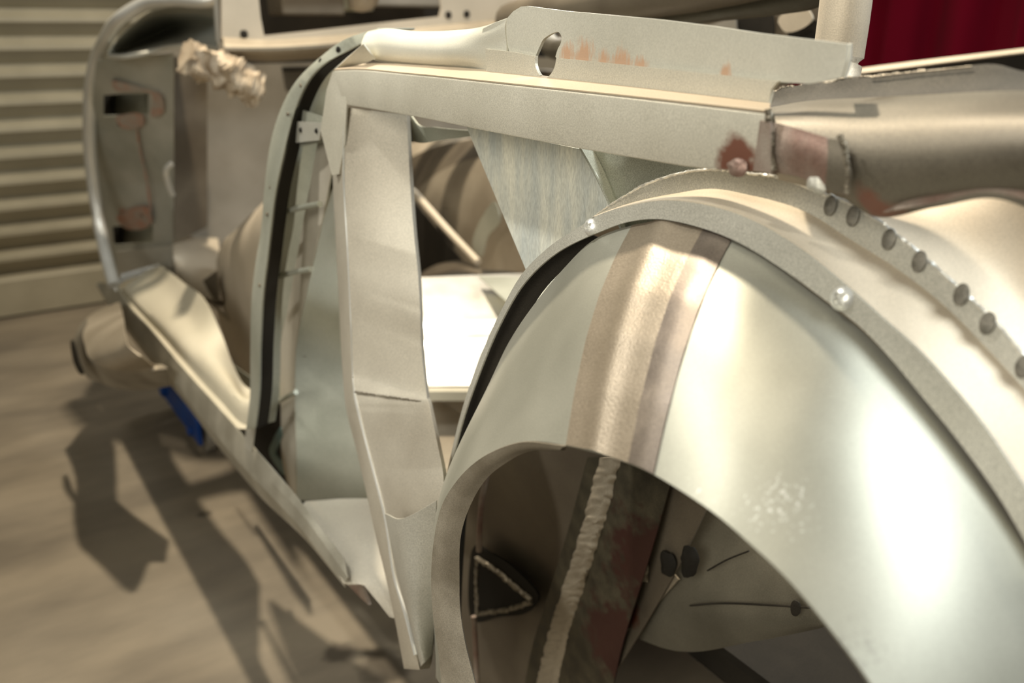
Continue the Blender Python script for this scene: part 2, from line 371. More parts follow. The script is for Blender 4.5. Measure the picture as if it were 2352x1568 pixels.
part('screw', dome(P(1355, 521, X=XG-.001), out, .0066, .0028, cross=True), 'bright', HOUSE)
part('screw', dome(P(1933, 686, X=XG-.001), out, .0072, .0030, cross=True), 'bright', HOUSE)
part('gap_shade', grid([row([(a+2, b-6) for a, b in RL[:9]], X=XG+.012), row([(a+46, b+12) for a, b in RL[:9]], X=XG+.016)], n=50), 'black', HOUSE, thick=.0012, label='black strip painted as the shaded gap behind the lifting ring')  # shade between ring and liner, painted as a black strip
# ---- dusty arch roof and plug welded flange behind the ring
FL = [(1366, 500), (1442, 473), (1552, 449), (1637, 438), (1722, 452), (1858, 493), (1944, 547), (2063, 622), (2165, 701), (2267, 803), (2352, 895), (2480, 1050)]
FU = [(1362, 500), (1417, 461), (1488, 422), (1558, 399), (1641, 389), (1717, 398), (1808, 411), (1880, 441), (1956, 468), (1998, 493), (2097, 569), (2199, 658), (2267, 721), (2352, 815), (2480, 965)]
XA = .468
RU2 = RU[9:]
part('arch_roof', grid([row(RU2, X=XG+.003), row([(a, b-3) for a, b in FL], X=XA)], n=90, m=3), 'dusty', HOUSE, thick=.0015, label='tan dusted arch roof between ring and flange')
FLANGE = part('arch_flange', grid([row(FL, X=XA), row(FU, X=XA+.003)], n=110, m=2), 'galv', thick=.0024, label='cut flange with a ragged bright edge and plug welds')
# ragged bright top edge
fu = spl(row(FU, X=XA+.002), 160)
part('cut_edge', tube([p+Vector((0, 0, .0006*mnoise.noise(p*400))) for p in fu], .0011, n=300, seg=6, lumps=.8), 'bright', FLANGE)
for i, (a, b) in enumerate([(1906, 472), (1958, 496), (2040, 549), (2110, 600), (2207, 676), (2267, 742), (2350, 842)]):
    part('plug_weld', dome(P(a, b, X=XA-.0015), out, .0040, .0006, seed=i, squash=1.6), 'plug', FLANGE)

# ---- domed quarter base behind the flange
FUq = FU[9:]
part('quarter_base', grid([row([(1990, 492), (2097, 569), (2199, 658), (2267, 721), (2352, 815), (2480, 965)], X=XA+.006),
      row([(1995, 489), (2150, 530), (2260, 600), (2352, 690), (2480, 820)], X=.50),
      row([(2000, 485), (2180, 470), (2290, 500), (2380, 560), (2480, 640)], X=.52),
      row([(2010, 470), (2200, 440), (2320, 450), (2420, 480), (2520, 520)], X=.53)], n=50, m=6, sharpv=False), 'dusty', thick=.0016, label='tan bulged quarter base beside the flange')

# ---- cut rear quarter shelf
QR = [row([(1776, 214), (1800, 202), (1830, 200), (1860, 190), (1905, 192), (1945, 180), (2000, 177), (2100, 166), (2200, 159), (2290, 154), (2340, 168), (2420, 175)], X=.505),
      row([(1768, 250), (1850, 236), (2000, 228), (2150, 222), (2280, 216), (2420, 214)], X=.49),
      row([(1768, 262), (1850, 255), (2000, 257), (2150, 250), (2280, 245), (2420, 240)], X=.455),
      row([(1772, 285), (1900, 300), (2020, 308), (2150, 303), (2280, 292), (2420, 285)], X=.435),
      row([(1776, 330), (1930, 360), (2020, 372), (2150, 370), (2280, 360), (2420, 352)], X=.428),
      row([(1782, 375), (1940, 412), (2010, 432), (2150, 425), (2280, 412), (2420, 405)], X=.432),
      row([(1790, 410), (1945, 455), (2005, 492), (2150, 472), (2280, 452), (2420, 500)], X=.450)]
QUA = part('rear_quarter', grid(QR[1:], n=70, m=5, sharpv=False), 'quarter', thick=.0016, rough=.0012, label='dark blasted rear quarter with torn upper edge')
part('torn_flange', grid([QR[0], [p.lerp(q, .5)+Vector((.002, 0, 0)) for p, q in zip(spl(QR[0], 12), spl(QR[1], 12))], QR[1]], n=70, m=4, sharpv=False), 'scorch', QUA, thick=.0016, rough=.0012, label='dark scorched upright flange with a torn edge')
e0 = spl(QR[0], 90)
part('torn_edge', tube([p+Vector((0, 0, .0012*mnoise.noise(p*260))) for p in e0], .0009, n=220, seg=5, lumps=1.2), 'weld', QUA)
part('torn_edge', tube(row([(2000, 178), (2080, 168), (2160, 160), (2232, 152)], X=.502), .0005, n=40, seg=5, lumps=.8), 'weld', QUA)
part('patch_strip', grid([row([(2080, 462), (2180, 425), (2260, 415), (2352, 432)], X=.438), row([(2030, 487), (2160, 462), (2260, 440), (2352, 455)], X=.436)], n=40, m=3), 'heat', QUA, thick=.001, rough=.002)
# joint pieces between rail and quarter
JO = part('joint_patch', grid([row([(1772, 280), (1840, 298), (1900, 316)], X=.424), row([(1775, 340), (1850, 352), (1905, 372)], X=.420), row([(1772, 395), (1840, 405), (1900, 440)], X=.424)], n=24, m=8, sharpv=False), 'heat', QUA, thick=.0018, rough=.0012, label='heat blued patch welded between rail and quarter')
part('joint_patch', grid([row([(1905, 318), (1938, 322)], X=.423), row([(1902, 380), (1945, 385)], X=.419), row([(1898, 430), (1945, 448)], X=.423)], n=12, m=6, sharpv=False), 'quarter', QUA, thick=.0018, rough=.001)
part('weld_bead', tube(row([(1764, 250), (1766, 285), (1772, 320), (1772, 355), (1778, 392)], X=.4175), .0019, n=90, seg=8, lumps=.7, seed=2), 'weld', QUA)
part('weld_bead', tube(row([(1928, 310), (1940, 340), (1944, 370), (1950, 405), (1945, 445)], X=.4175), .0016, n=90, seg=8, lumps=.7, seed=5), 'weld', QUA)
part('corner_plate', fill(row([(1748, 276), (1772, 282), (1774, 398), (1732, 392)], X=.4165)), 'heat', QUA, thick=.002, smooth=False)

# ---- waist rail (box section)
RT_O = [(766, 163), (800, 161), (940, 172), (1180, 197), (1450, 226), (1766, 262)]
RB_O = [(788, 240), (860, 252), (935, 265), (1240, 325), (1450, 362), (1640, 390), (1745, 394)]
RT_I = [(800, 152), (870, 149), (1000, 155), (1245, 178), (1500, 207), (1768, 240)]
ro, rb, ri = spl(row(RT_O, X=.420), 30), spl(row(RB_O, X=.422), 30), spl(row(RT_I, X=.450), 30)
rbi = [p+Vector((.03, 0, 0)) for p in rb]
RAIL = part('waist_rail', grid([rb, ro, ri, rbi], n=30, wrap=True, caps=True), 'rail', bevel=.0015, smooth=True, angle=25, label='pale galvanised box rail running back from the door post')
part('rail_top', grid([[p+Vector((.001, 0, .0012)) for p in ro], [p+Vector((0, 0, .0012)) for p in ri]], n=30), 'raildust', RAIL, thick=.0012, label='tan dusty top of the rail')
part('tack_weld', dome(P(1690, 383, X=.4185), Vector((-1, -.1, .2)), .0085, .0022, seed=3, squash=.6, ragged=True), 'heat', RAIL)
part('tack_weld', dome(P(1874, 424, X=.4215), Vector((-1, -.1, .2)), .0058, .002, seed=4, ragged=True), 'galv', RAIL)
# pointed end plate of the rail at the door post
part('end_plate', fill(row([(752, 205), (766, 164), (790, 160), (798, 240), (793, 330), (780, 400), (764, 402), (738, 300)], X=.4225)), 'rail', RAIL, thick=.002, smooth=False)
part('end_gusset', grid([row([(768, 160), (800, 130), (835, 100)], X=.428), row([(800, 152), (835, 145), (862, 135)], X=.44)], n=16, m=3), M['plate'], RAIL, thick=.0015)

# ---- lock plate above the rail
SLOT = [(1262, 82), (1275, 76), (1286, 74), (1292, 79), (1291, 102), (1284, 112), (1279, 130), (1276, 153), (1262, 175), (1252, 179), (1238, 167), (1231, 143), (1238, 119), (1245, 102), (1252, 88)]
UPX = .452
PL = [(1118, 112), (1110, 80), (1112, 66), (1140, 52), (1166, 44), (1182, 26), (1200, 15), (1215, 14), (1300, 25), (1400, 34), (1520, 45), (1640, 60), (1745, 76), (1860, 90), (1950, 101), (1947, 140), (1936, 178), (1900, 186), (1860, 192), (1790, 188), (1600, 168), (1400, 147), (1282, 135)]
SLOT_TOP = [(1279, 130), (1285, 111), (1291, 100), (1293, 84), (1287, 74), (1276, 75), (1262, 82), (1250, 92), (1243, 106), (1237, 120), (1233, 129)]
SLOT_LOW = [(1281, 133), (1278, 150), (1271, 166), (1260, 177), (1250, 178), (1239, 167), (1232, 146), (1233, 129)]
slot_low = spl(row(SLOT_LOW, X=UPX-.004), 26)
PLATE = part('lock_plate', fill(row(PL, X=UPX)+spl(row(SLOT_TOP, X=UPX), 30)+row([(1180, 120)], X=UPX)), 'plate', thick=.003, smooth=False, label='upright galvanised plate with teardrop slot and copper stains')
part('plate_lip', fill(row([(1118, 112), (1180, 119)], X=UPX-.004)+slot_low[:15:-1]+row([(1240, 181), (1180, 172), (1120, 163)], X=UPX-.004)), 'rail', PLATE, thick=.003, smooth=False)
part('plate_lip', fill(slot_low[:15][::-1]+row([(1400, 145), (1600, 166), (1790, 187), (1775, 205), (1768, 241), (1500, 208), (1262, 182)], X=UPX-.004)), 'rail', PLATE, thick=.003, smooth=False)
part('plate_return', grid([row([(1950, 101), (1947, 140), (1936, 178)], X=UPX), row([(1954, 99), (1952, 140), (1941, 178)], X=UPX+.018)], n=10), 'plate', PLATE, thick=.002)
# rolled beam at the left of the plate
part('rolled_beam', grid([row([(846, 74), (880, 68), (960, 74), (1040, 72), (1112, 62, .458), (1166, 42, .4515)], X=.468),
      row([(836, 88), (880, 80), (960, 86), (1040, 86), (1112, 78, .4505), (1162, 60, .4505)], X=.452),
      row([(832, 108), (870, 108), (960, 116), (1040, 118), (1118, 108, .4495), (1165, 98, .4505)], X=.444),
      row([(842, 126), (880, 132), (960, 140), (1040, 142), (1118, 138, .4495), (1165, 130, .448)], X=.447),
      row([(862, 137), (900, 144), (970, 152), (1060, 160), (1120, 164, .451), (1160, 166, .4485)], X=.458)], n=50, m=5, sharpv=False), 'plate', PLATE, thick=.0018, label='rolled tapering beam with rounded end')

# ---- main strut
S_L = [(770, 250), (766, 400), (772, 536), (779, 672), (788, 843), (795, 928), (819, 1028), (841, 1121), (862, 1219), (888, 1326), (909, 1424), (930, 1535)]
S_M = [(793, 246), (791, 400), (800, 570), (808, 740), (818, 911), (820, 920), (858, 1070), (888, 1190), (909, 1326), (934, 1411), (950, 1475), (964, 1537)]
S_R = [(934, 264), (940, 400), (950, 536), (960, 638), (964, 706), (968, 809), (980, 911), (984, 925), (1006, 1028), (1018, 1092), (1008, 1300), (985, 1534)]
S_E = [(940, 266), (947, 400), (956, 536), (966, 638), (969, 706), (974, 809), (985, 911), (990, 925), (1012, 1028), (1024, 1092), (1014, 1300), (990, 1520)]
xs = [.424, .422, .418, .413, .405, .403, .392, .380, .368, .358, .352, .347]
def strow(pts, d): 
    o = []
    for i, p in enumerate(pts):
        dd = d(i/11) if callable(d) else d
        o.append(P(p[0], p[1], X=xs[i]+dd))
    return o
SR = [strow(S_L, .035), strow(S_L, .014), strow(S_M, 0), strow(S_R, lambda t: .055-.035*max(0, (t-.5)*2)), strow(S_E, lambda t: .062-.035*max(0, (t-.5)*2)), strow(S_E, lambda t: .085-.03*max(0, (t-.5)*2))]
SR = [spl(r, 90, sharp=False) for r in SR]
STRUT = part('door_post_strut', grid(SR, n=90), 'strut', thick=.002, bevel=.0012, angle=25, label='tan folded steel strut dropping to the wheel housing')
part('weld_bead', tube(row([(820, 914), (850, 916), (885, 917), (920, 915), (955, 914), (984, 910)], X=None) if False else [SR[2][44].lerp(SR[3][44], t)+Vector((-.0032, -.0022, .001))*(1+2.2*t) for t in (.02, .25, .5, .75, .98)], .0011, n=60, seg=6, lumps=1.3, seed=9), 'weld', STRUT)
part('fold_glare', tube([p+Vector((-.001, 0, 0)) for p in SR[2][2:88]], [.0012]*50+[.0022]*50, n=90, seg=6), 'bright', STRUT)  # pale tube paints the glare running down the fold
# foot plate where the strut meets the housing
part('foot_gusset', grid([row([(884, 1180), (915, 1330), (940, 1420), (966, 1530)], X=.352), row([(930, 1190), (950, 1330), (960, 1420), (974, 1520)], X=.345), row([(1004, 1150), (998, 1290), (996, 1400), (992, 1500)], X=.362)], n=24, m=8, sharpv=False), 'galv', STRUT, thick=.0016, rough=.0012, label='crumpled bright gusset at the strut foot')

# ---- inner strut
I_L = [(756, 210), (740, 280), (718, 400), (684, 587), (663, 706), (646, 795), (646, 934), (653, 1079), (672, 1140)]
I_M = [(775, 330), (770, 360), (762, 400), (735, 536), (704, 672), (680, 809), (678, 934), (681, 1040), (682, 1148)]
I_R = [(800, 330), (800, 360), (805, 400), (805, 536), (810, 672), (815, 809), (830, 934), (845, 1040), (850, 1150)]
xi = [.432, .436, .44, .445, .448, .45, .442, .436, .43]
IR = [[P(p[0], p[1], X=xi[i]+.03) for i, p in enumerate(I_L)], [P(p[0], p[1], X=xi[i]+.012) for i, p in enumerate(I_L)], [P(p[0], p[1], X=xi[i]) for i, p in enumerate(I_M)], [P(p[0], p[1], X=xi[i]+.10) for i, p in enumerate(I_R)]]
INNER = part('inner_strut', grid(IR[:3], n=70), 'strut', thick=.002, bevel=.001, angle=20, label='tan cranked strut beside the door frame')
part('strut_web', grid(IR[2:], n=70), 'green', INNER, thick=.002, label='greenish side of the cranked strut, coloured darker as if shaded')  # darker material paints the shade cast by the main strut
part('weld_bead', tube([IR[2][5].lerp(IR[3][5], t)+Vector((-.001, -.001, -.006)) for t in (.1, .4, .7, .95)], .0012, n=30, seg=6, lumps=1.1, seed=11), 'weld', INNER)

# ---- rear door frame (lock side)
DXL = [(870, 66, .472), (830, 78, .466), (800, 88, .458), (732, 136, .437), (667, 208, .420), (640, 266, .411), (620, 340, .404), (608, 436, .396), (600, 534, .390), (590, 590, .385), (580, 672, .379), (576, 809, .371), (575, 909, .364), (566, 985, .358)]
DXR = [(880, 88, .470), (845, 96, .464), (800, 117, .456), (749, 145, .437), (681, 245, .420), (662, 310, .411), (650, 362, .404), (633, 443, .396), (623, 520, .390), (615, 590, .385), (605, 672, .379), (598, 790, .371), (594, 920, .364), (586, 985, .358)]
dl, dr = row(DXL), row(DXR)
back = [p+Vector((.05, .004, 0)) for p in dl]
DOOR = part('door_frame', grid([back, dl, dr], n=110), 'green', thick=.002, bevel=.0008, angle=25, label='narrow grey green flange curving round the door opening')
# black channel wall and the inner lock panel
drb = [p+Vector((.024, .01, 0)) for p in dr]
part('channel_wall', grid([[p+Vector((.003, 0, 0)) for p in dr], drb], n=80), 'black', DOOR, thick=.0015, label='black inside of the door channel')
LKL = [(735, 150), (690, 205), (662, 250), (645, 330), (632, 420), (622, 500), (612, 590), (605, 672), (600, 790), (604, 900), (612, 925)]
LKR = [(800, 160), (790, 205), (785, 250), (780, 330), (780, 420), (790, 500), (800, 590), (805, 672), (810, 790), (820, 900), (830, 925)]
LOCK = part('lock_panel', grid([row(LKL, X=.46), row(LKR, X=.54)], n=60, m=4), 'green', thick=.0015, label='inner lock panel with stiffening ribs')
for (a, b) in (((618, 503), (735, 468)), ((606, 650), (715, 618)), ((585, 962), (680, 900))):
    part('rib', tube(row([a, ((a[0]+b[0])/2, (a[1]+b[1])/2-5), b], X=.425), .0042, n=24, seg=8), 'green', LOCK)
part('striker_plate', fill(row([(664, 288), (672, 278), (742, 282), (735, 322), (660, 330)], X=.425)), 'galv', LOCK, thick=.003, smooth=False)
for (a, b) in ((690, 298), (726, 300)):
    part('plate_screw', dome(P(a, b, X=.4225), out, .0034, .0015), 'black', LOCK)
part('shelf_bracket', fill(row([(678, 246), (750, 272), (745, 325), (655, 345), (660, 300)], X=.432)), 'green', LOCK, thick=.003, smooth=False)
for i, (a, b) in enumerate([(735, 140, ), (775, 113), (690, 196), (660, 262), (629, 378), (620, 430), (612, 492), (595, 655)]):
    part('rivet', dome(P(a, b, X=[.437, .449, .424, .411, .403, .397, .390, .3785][i]-.0012), out, .0026 if i > 1 else .0036, .0010), 'inner' if i > 1 else 'black', DOOR)

# ---- sill
S0 = [(222, 655, .352), (251, 696), (327, 792), (379, 850), (471, 968), (560, 1072), (700, 1222), (792, 1345)]
S1 = [(228, 648), (262, 690), (338, 783), (398, 845), (490, 962), (575, 1058), (702, 1190), (800, 1325)]
S2 = [(262, 652), (300, 706), (343, 751), (423, 847), (503, 936), (560, 1000), (690, 1150), (790, 1280)]
SILLX = .358
sr = [[p+Vector((.02, 0, -.06))*min(1, max(.05, (1340-q[1])/260)) for p, q in zip(row(S0, X=SILLX), S0)], row(S0, X=SILLX), row(S1, X=SILLX+.004), row(S2, X=SILLX+.012)]
SILL = part('sill', grid(sr, n=60), 'sillgrey', thick=.002, bevel=.001, angle=15, label='long pale sill under the door opening')
STEP = [row([(266, 655), (300, 704), (345, 753), (423, 847), (503, 936), (548, 984), (566, 985)], X=SILLX+.013),
        [p+Vector((0, 0, -.010)) for p in row([(276, 656), (312, 700), (359, 751), (455, 857), (520, 925), (556, 963), (572, 968)], X=SILLX+.022)],
        row([(288, 657), (324, 700), (371, 749), (466, 853), (530, 920), (560, 950), (574, 955)], X=SILLX+.026),
        row([(330, 628), (380, 668), (425, 710), (492, 790), (535, 860), (560, 905), (580, 920)], X=SILLX+.075),
        row([(372, 611), (420, 648), (477, 700), (510, 770), (533, 834), (553, 875), (582, 900)], X=SILLX+.10)]
part('step_plate', grid(STEP, n=50, m=4, sharpv=False), 'cream', SILL, thick=.002, label='cream dusted step plate in the door opening')
part('step_flange', grid([row([(262, 655), (280, 634), (320, 618), (366, 608), (376, 613)], X=None, Z=.445), row([(266, 668), (285, 646), (325, 630), (366, 618), (380, 622)], X=None, Z=.43)], n=24), 'bright', SILL, thick=.002)
for i in range(8):
    t = i/7; part('spot_weld', dome(P(282+80*t, 631-22*t, Z=.447), Vector((-.3, -.6, .7)), .006, .003, seed=i), 'bright', SILL)
# rear end of the sill
part('sill_closing_plate', fill(row([(566, 985), (586, 985), (577, 1052), (562, 1040)], X=.366)), 'galv', SILL, thick=.002, smooth=False)
FP = part('rear_floor_plate', grid([row([(682, 1185), (745, 1268), (790, 1341), (835, 1341), (896, 1416)], Z=.405), row([(690, 1168), (770, 1200), (830, 1250), (865, 1320), (906, 1420)], Z=.410), row([(700, 1152), (780, 1146), (852, 1146), (890, 1240), (925, 1415)], Z=.408)], n=40, m=5, sharp=True), 'strut', SILL, thick=.002, rough=.0008, label='dented floor plate between the struts')
part('jacking_bracket', fill(row([(800, 1340), (832, 1338), (850, 1388), (838, 1378)], X=.39)), 'heat', SILL, thick=.004, smooth=False)
part('void_shade_panel', fill(row([(575, 950), (650, 900), (690, 960), (700, 1160), (655, 1115), (585, 1050)], X=.50)), 'black', SILL, thick=.002, smooth=False, label='black sheet painted as the shaded cavity behind the sill')  # flat black sheet paints the darkness of the open cavity
part('cable_bracket', grid([row([(645, 980), (628, 1010), (620, 1040), (640, 1075), (652, 1090)], X=.45), row([(652, 1000), (642, 1018), (634, 1042), (648, 1058), (656, 1066)], X=.45)], n=20), 'teal', SILL, thick=.003)

# ---- rounded outrigger panel below the front of the sill
FT = [(262, 700, .345), (210, 722, .30), (178, 760, .25), (163, 800, .225), (185, 845, .235), (235, 880, .26), (300, 895, .295), (350, 893, .325), (392, 885, .35)]
FT2 = [(270, 695, .345), (225, 715, .30), (200, 745, .25), (195, 790, .215), (215, 830, .215), (255, 848, .24), (300, 853, .275), (345, 852, .305), (385, 845, .335)]
FT3 = [(275, 695, .35), (280, 712, .33), (285, 740, .29), (290, 775, .27), (300, 800, .265), (320, 815, .275), (335, 825, .29), (350, 835, .31), (372, 838, .335)]
OUT = part('fender_foot', grid([row(FT2), row(FT3)], n=40, m=5), 'floorpan', thick=.002, label='rounded dusty fender foot below the front of the sill')
part('foot_rim', grid([row(FT), row(FT2)], n=40, m=2), 'lip', OUT, thick=.002, label='bare rim round the fender foot')
part('fender_mouth', fill(spl(row([(163, 790), (170, 785), (185, 835), (190, 848), (178, 850), (168, 825)], X=.212), 24, closed=True)), 'black', OUT, thick=.002, smooth=False)

# ---- front door frame and hinge pillar
AX = [(520, -8, .62), (480, 1, .585), (400, 0, .53), (330, 10, .48), (282, 38, .440), (244, 88, .415), (222, 134, .400), (210, 190, .388), (206, 260, .378), (206, 330, .372), (214, 420, .368), (229, 520, .364), (247, 600, .360), (262, 655, .358)]
ac = row(AX)
FRAME = part('front_door_frame', tube(ac, .0165, n=90, seg=12, flat=.9), 'bright', label='shiny rounded frame of the front door edge')
JL = [(222, 138), (216, 200), (218, 300), (226, 420), (240, 520), (254, 590), (270, 640)]
JR = [(398, 122), (398, 200), (398, 300), (398, 420), (398, 520), (398, 590), (398, 625)]
def jp(x, y, d=0): 
    t = (x-225)/(398-225); return P(x, y, X=.395+.15*t+d)
PILL = part('hinge_pillar', fill([jp(*p) for p in JL+JR[::-1]], holes=[[jp(*p) for p in ((238, 218), (290, 214), (342, 214), (342, 262), (290, 264), (238, 266))], [jp(*p) for p in ((258, 520), (300, 516), (352, 516), (352, 556), (300, 560), (262, 562))]]), 'pillar', thick=.003, smooth=False, label='grey hinge pillar with two rectangular hinge openings')
for (x0, y0, x1, y1) in ((228, 205, 352, 275), (250, 508, 362, 570)):
    part('hinge_box', fill([jp(x0, y0, .07), jp(x1, y0, .03), jp(x1, y1, .03), jp(x0, y1, .07)]), 'green', PILL, thick=.003, smooth=False)
    part('hinge_box', fill([jp(x0-2, y0, .004), jp(x0+38, y0, .068), jp(x0+38, y1, .068), jp(x0-2, y1, .004)]), 'black', PILL, thick=.002, smooth=False)
for (a, b) in ((264, 192), (275, 282), (276, 498), (327, 490)):
    part('pillar_hole', dome(jp(a, b, -.002), Vector((-.6, -.6, 0)), .009, .001), 'black', PILL)
part('paint_line', tube([jp(313, 290, -.003), jp(325, 360, -.003), jp(338, 420, -.003), jp(346, 485, -.003)], .003, n=24, seg=6), 'oxide', PILL)
part('primer_patch', fill(spl([jp(*p, -.003) for p in ((258, 186), (300, 194), (342, 208), (366, 215), (372, 262), (350, 270), (346, 214), (300, 210), (262, 204))], 40, closed=True)), 'oxide', PILL, thick=.001, smooth=False)
part('primer_patch', fill(spl([jp(*p, -.003) for p in ((268, 268), (330, 268), (332, 280), (276, 290))], 24, closed=True)), 'oxide', PILL, thick=.001, smooth=False)
part('primer_patch', fill(spl([jp(*p, -.003) for p in ((270, 494), (345, 484), (350, 500), (275, 512))], 24, closed=True)), 'oxide', PILL, thick=.001, smooth=False)
part('pillar_flange', grid([[jp(*p) for p in JR], [jp(*p)+Vector((.01, .05, 0)) for p in JR]], n=20), 'galv', PILL, thick=.003)
part('door_check_loop', tube([jp(394, 375, -.01), jp(384, 385, -.012), jp(386, 420, -.012), jp(397, 448, -.01)], .007, n=30, seg=8), 'bright', PILL)
part('pillar_base', fill([jp(266, 575, -.004), jp(398, 562, -.004), jp(398, 612, -.004), jp(275, 640, -.004)]), 'galv', PILL, thick=.003, smooth=False)
# scuttle side cap: concave cowl end
CAP = [row([(500, 5, .60), (420, 12, .55), (350, 25, .50), (300, 60, .46), (262, 100, .43), (248, 122, .41)]), row([(500, 60, .66), (430, 62, .62), (370, 75, .58), (320, 95, .52), (280, 115, .46), (250, 125, .415)]), row([(500, 112, .62), (440, 104, .58), (385, 110, .53), (335, 122, .48), (290, 130, .44), (252, 130, .415)])]
part('scuttle_side', grid(CAP, n=40, m=6, sharpv=False), 'pillar', FRAME, thick=.003, label='hollow scuttle end inside the front door frame')
part('scuttle_lip', tube(CAP[2], .006, n=40, seg=8), 'galv', FRAME)
part('windscreen_post', tube(row([(499, -30), (502, 30), (506, 95)], X=.60), .010, n=14, seg=8), 'bright', FRAME)

# ---- dash and scuttle
DY = 2.02
DASH = part('dashboard', fill(row([(508, -60), (1240, -60), (1240, 60), (1040, 78), (860, 92), (600, 102), (520, 104), (508, 90)], Y=DY), holes=[row([(590, -40), (1005, -40), (1012, 20), (1008, 38), (850, 55), (720, 70), (606, 82), (598, 40)], Y=DY)]), 'dusty', thick=.004, smooth=False, label='dusty bare dashboard panel with a long open slot')
part('dash_roll', grid([row([(512, 86), (600, 92), (720, 86), (860, 74), (1040, 56), (1240, 38)], Y=DY-.005), row([(515, 112), (600, 112), (720, 106), (860, 92), (1040, 74), (1240, 58)], Y=DY-.05), row([(520, 132), (600, 138), (720, 132), (860, 122), (1040, 104), (1240, 90)], Y=DY-.01), row([(540, 128), (600, 132), (720, 128), (860, 118), (1040, 100), (1240, 86)], Y=DY+.05)], n=40, m=5, sharpv=False), 'floorpan', DASH, thick=.003)
for (a, b) in ((560, 78), (1030, 34), (1072, 32)):
    part('dash_hole', dome(P(a, b, Y=DY-.004), Vector((0, -1, .1)), .009, .001), 'black', DASH)
part('heater_box', box(P(700, -30, Y=DY+.14), (.16, .10, .13)), 'inner', DASH, bevel=.006, smooth=False)
part('heater_box', box(P(800, -38, Y=DY+.16), (.10, .08, .13)), 'green', DASH, bevel=.006, smooth=False)
part('heater_box', box(P(925, -45, Y=DY+.18), (.24, .06, .13)), 'grey', DASH, bevel=.006, smooth=False)
part('blower_cap', dome(P(830, -20, Y=DY+.1), Vector((-.3, -1, 0)), .045, .03), 'dusty', DASH)
part('dash_back', box((1.2, 2.3, 1.13), (1.0, .02, .24)), 'black', DASH, smooth=False)

# ---- body interior: floor, firewall, tunnel, far side
ZF = .42
part('floor_pan', box((1.115, 1.86, ZF-.012), (1.11, 1.6, .012)), 'floorpan', smooth=False, label='dusty floor pan inside the body')
FIRE = part('firewall', box((1.15, 2.62, .74), (1.24, .02, .66)), 'grey', smooth=False, label='grey firewall at the front of the cabin')
part('kick_panel', fill(row([(400, 130), (476, 140), (476, 520), (400, 560)], Y=2.50)), 'inner', FIRE, thick=.004, smooth=False)
wool = tube(row([(425, 130), (470, 150), (520, 165), (560, 190), (590, 205)], Y=1.98), .034, n=60, seg=24, lumps=.2, seed=4)
part('fibre_wool', wool, 'wool', FIRE, rough=.017, label='torn pale fibre wool hanging under the dash')
part('firewall_slot', box(P(682, 158, Y=2.60), (.085, .02, .012)), 'black', FIRE, smooth=False)
part('toe_board', grid([row([(400, 540), (450, 545), (500, 548)], Y=2.58), row([(400, 600), (450, 590), (505, 585)], Y=2.42), row([(410, 650), (450, 680), (510, 690)], Z=ZF+.01)], n=16, m=6, sharpv=False), 'dusty', FIRE, thick=.003, label='shiny toe board catching the light')
part('toe_gusset', fill(row([(442, 662), (498, 622), (505, 690), (478, 694)], X=.56)), 'inner', FIRE, thick=.004, smooth=False)
# curved heel panel just behind the door frame, swelling out of the step plate
part('heel_panel', grid([row([(640, 430), (605, 465), (540, 530), (508, 565), (497, 615), (500, 660), (508, 690), (498, 705), (512, 770), (540, 840), (578, 895)], X=.60),
      row([(650, 470), (612, 510), (570, 560), (548, 600), (540, 640), (540, 690), (540, 730), (545, 770), (556, 820), (572, 860), (592, 895)], X=.555),
      row([(660, 520), (630, 560), (612, 620), (606, 660), (604, 700), (602, 740), (602, 770), (602, 800), (602, 830), (602, 860), (604, 895)], X=.55)], n=50, m=6, sharpv=False), 'dusty', thick=.002, label='tan swelling heel panel behind the door frame')
part('heel_strip', fill(row([(533, 836), (576, 866), (578, 897), (552, 875)], X=.50)), 'green', smooth=False, thick=.002)
# far side of the body
FARX = 1.66
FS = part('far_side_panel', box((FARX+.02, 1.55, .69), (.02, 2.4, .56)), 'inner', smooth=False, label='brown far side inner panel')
FA = [(900, 520), (945, 452), (1000, 402), (1050, 376), (1110, 362), (1200, 380), (1270, 450)]
FB = [(880, 420), (945, 362), (1000, 338), (1070, 322), (1140, 312), (1220, 320), (1300, 380)]
part('far_arch_band', grid([row(FB, X=1.30), row(FA, X=1.22)], n=30, m=2), 'inner', FS, thick=.003)
part('far_arch_ledge', grid([row([(880, 380), (945, 330), (1010, 322), (1090, 318)], X=1.34), row([(880, 420), (945, 362), (1000, 338), (1090, 318)], X=1.30)], n=20), 'dusty', FS, thick=.003)
part('far_wheel_housing', grid([row(FA, X=1.22), row([(920, 560), (965, 480), (1020, 425), (1060, 405), (1110, 395), (1190, 410), (1250, 470)], X=1.19), row([(950, 640), (1010, 600), (1060, 610), (1100, 618), (1130, 620), (1190, 625), (1250, 640)], X=1.14)], n=30, m=6, sharpv=False), 'floorpan', FS, thick=.003, label='tan far rear wheel housing inside the body')
part('housing_stain', fill(spl(row([(1085, 560), (1110, 495), (1140, 465), (1150, 500), (1120, 545), (1105, 590)], X=1.10), 24, closed=True)), 'green', FS, thick=.002, smooth=False)
part('brace_rod', tube(row([(930, 420), (960, 452), (1030, 530), (1098, 602)], X=1.05), .0095, n=30, seg=10), 'dusty', FS, label='diagonal brace rod inside the body')
part('recess_shade', fill(row([(930, 440), (958, 470), (1062, 598), (1060, 605), (1000, 625), (950, 635), (930, 630)], X=1.12)), 'black', FS, thick=.003, smooth=False)  # black sheet in place of a deep opening, its shade painted on
part('seat_lip', grid([row([(960, 632), (1010, 606), (1060, 600), (1105, 615)], X=1.06), row([(960, 645), (1010, 628), (1060, 622), (1108, 632)], X=1.02)], n=16, m=2), 'inner', FS, thick=.003)
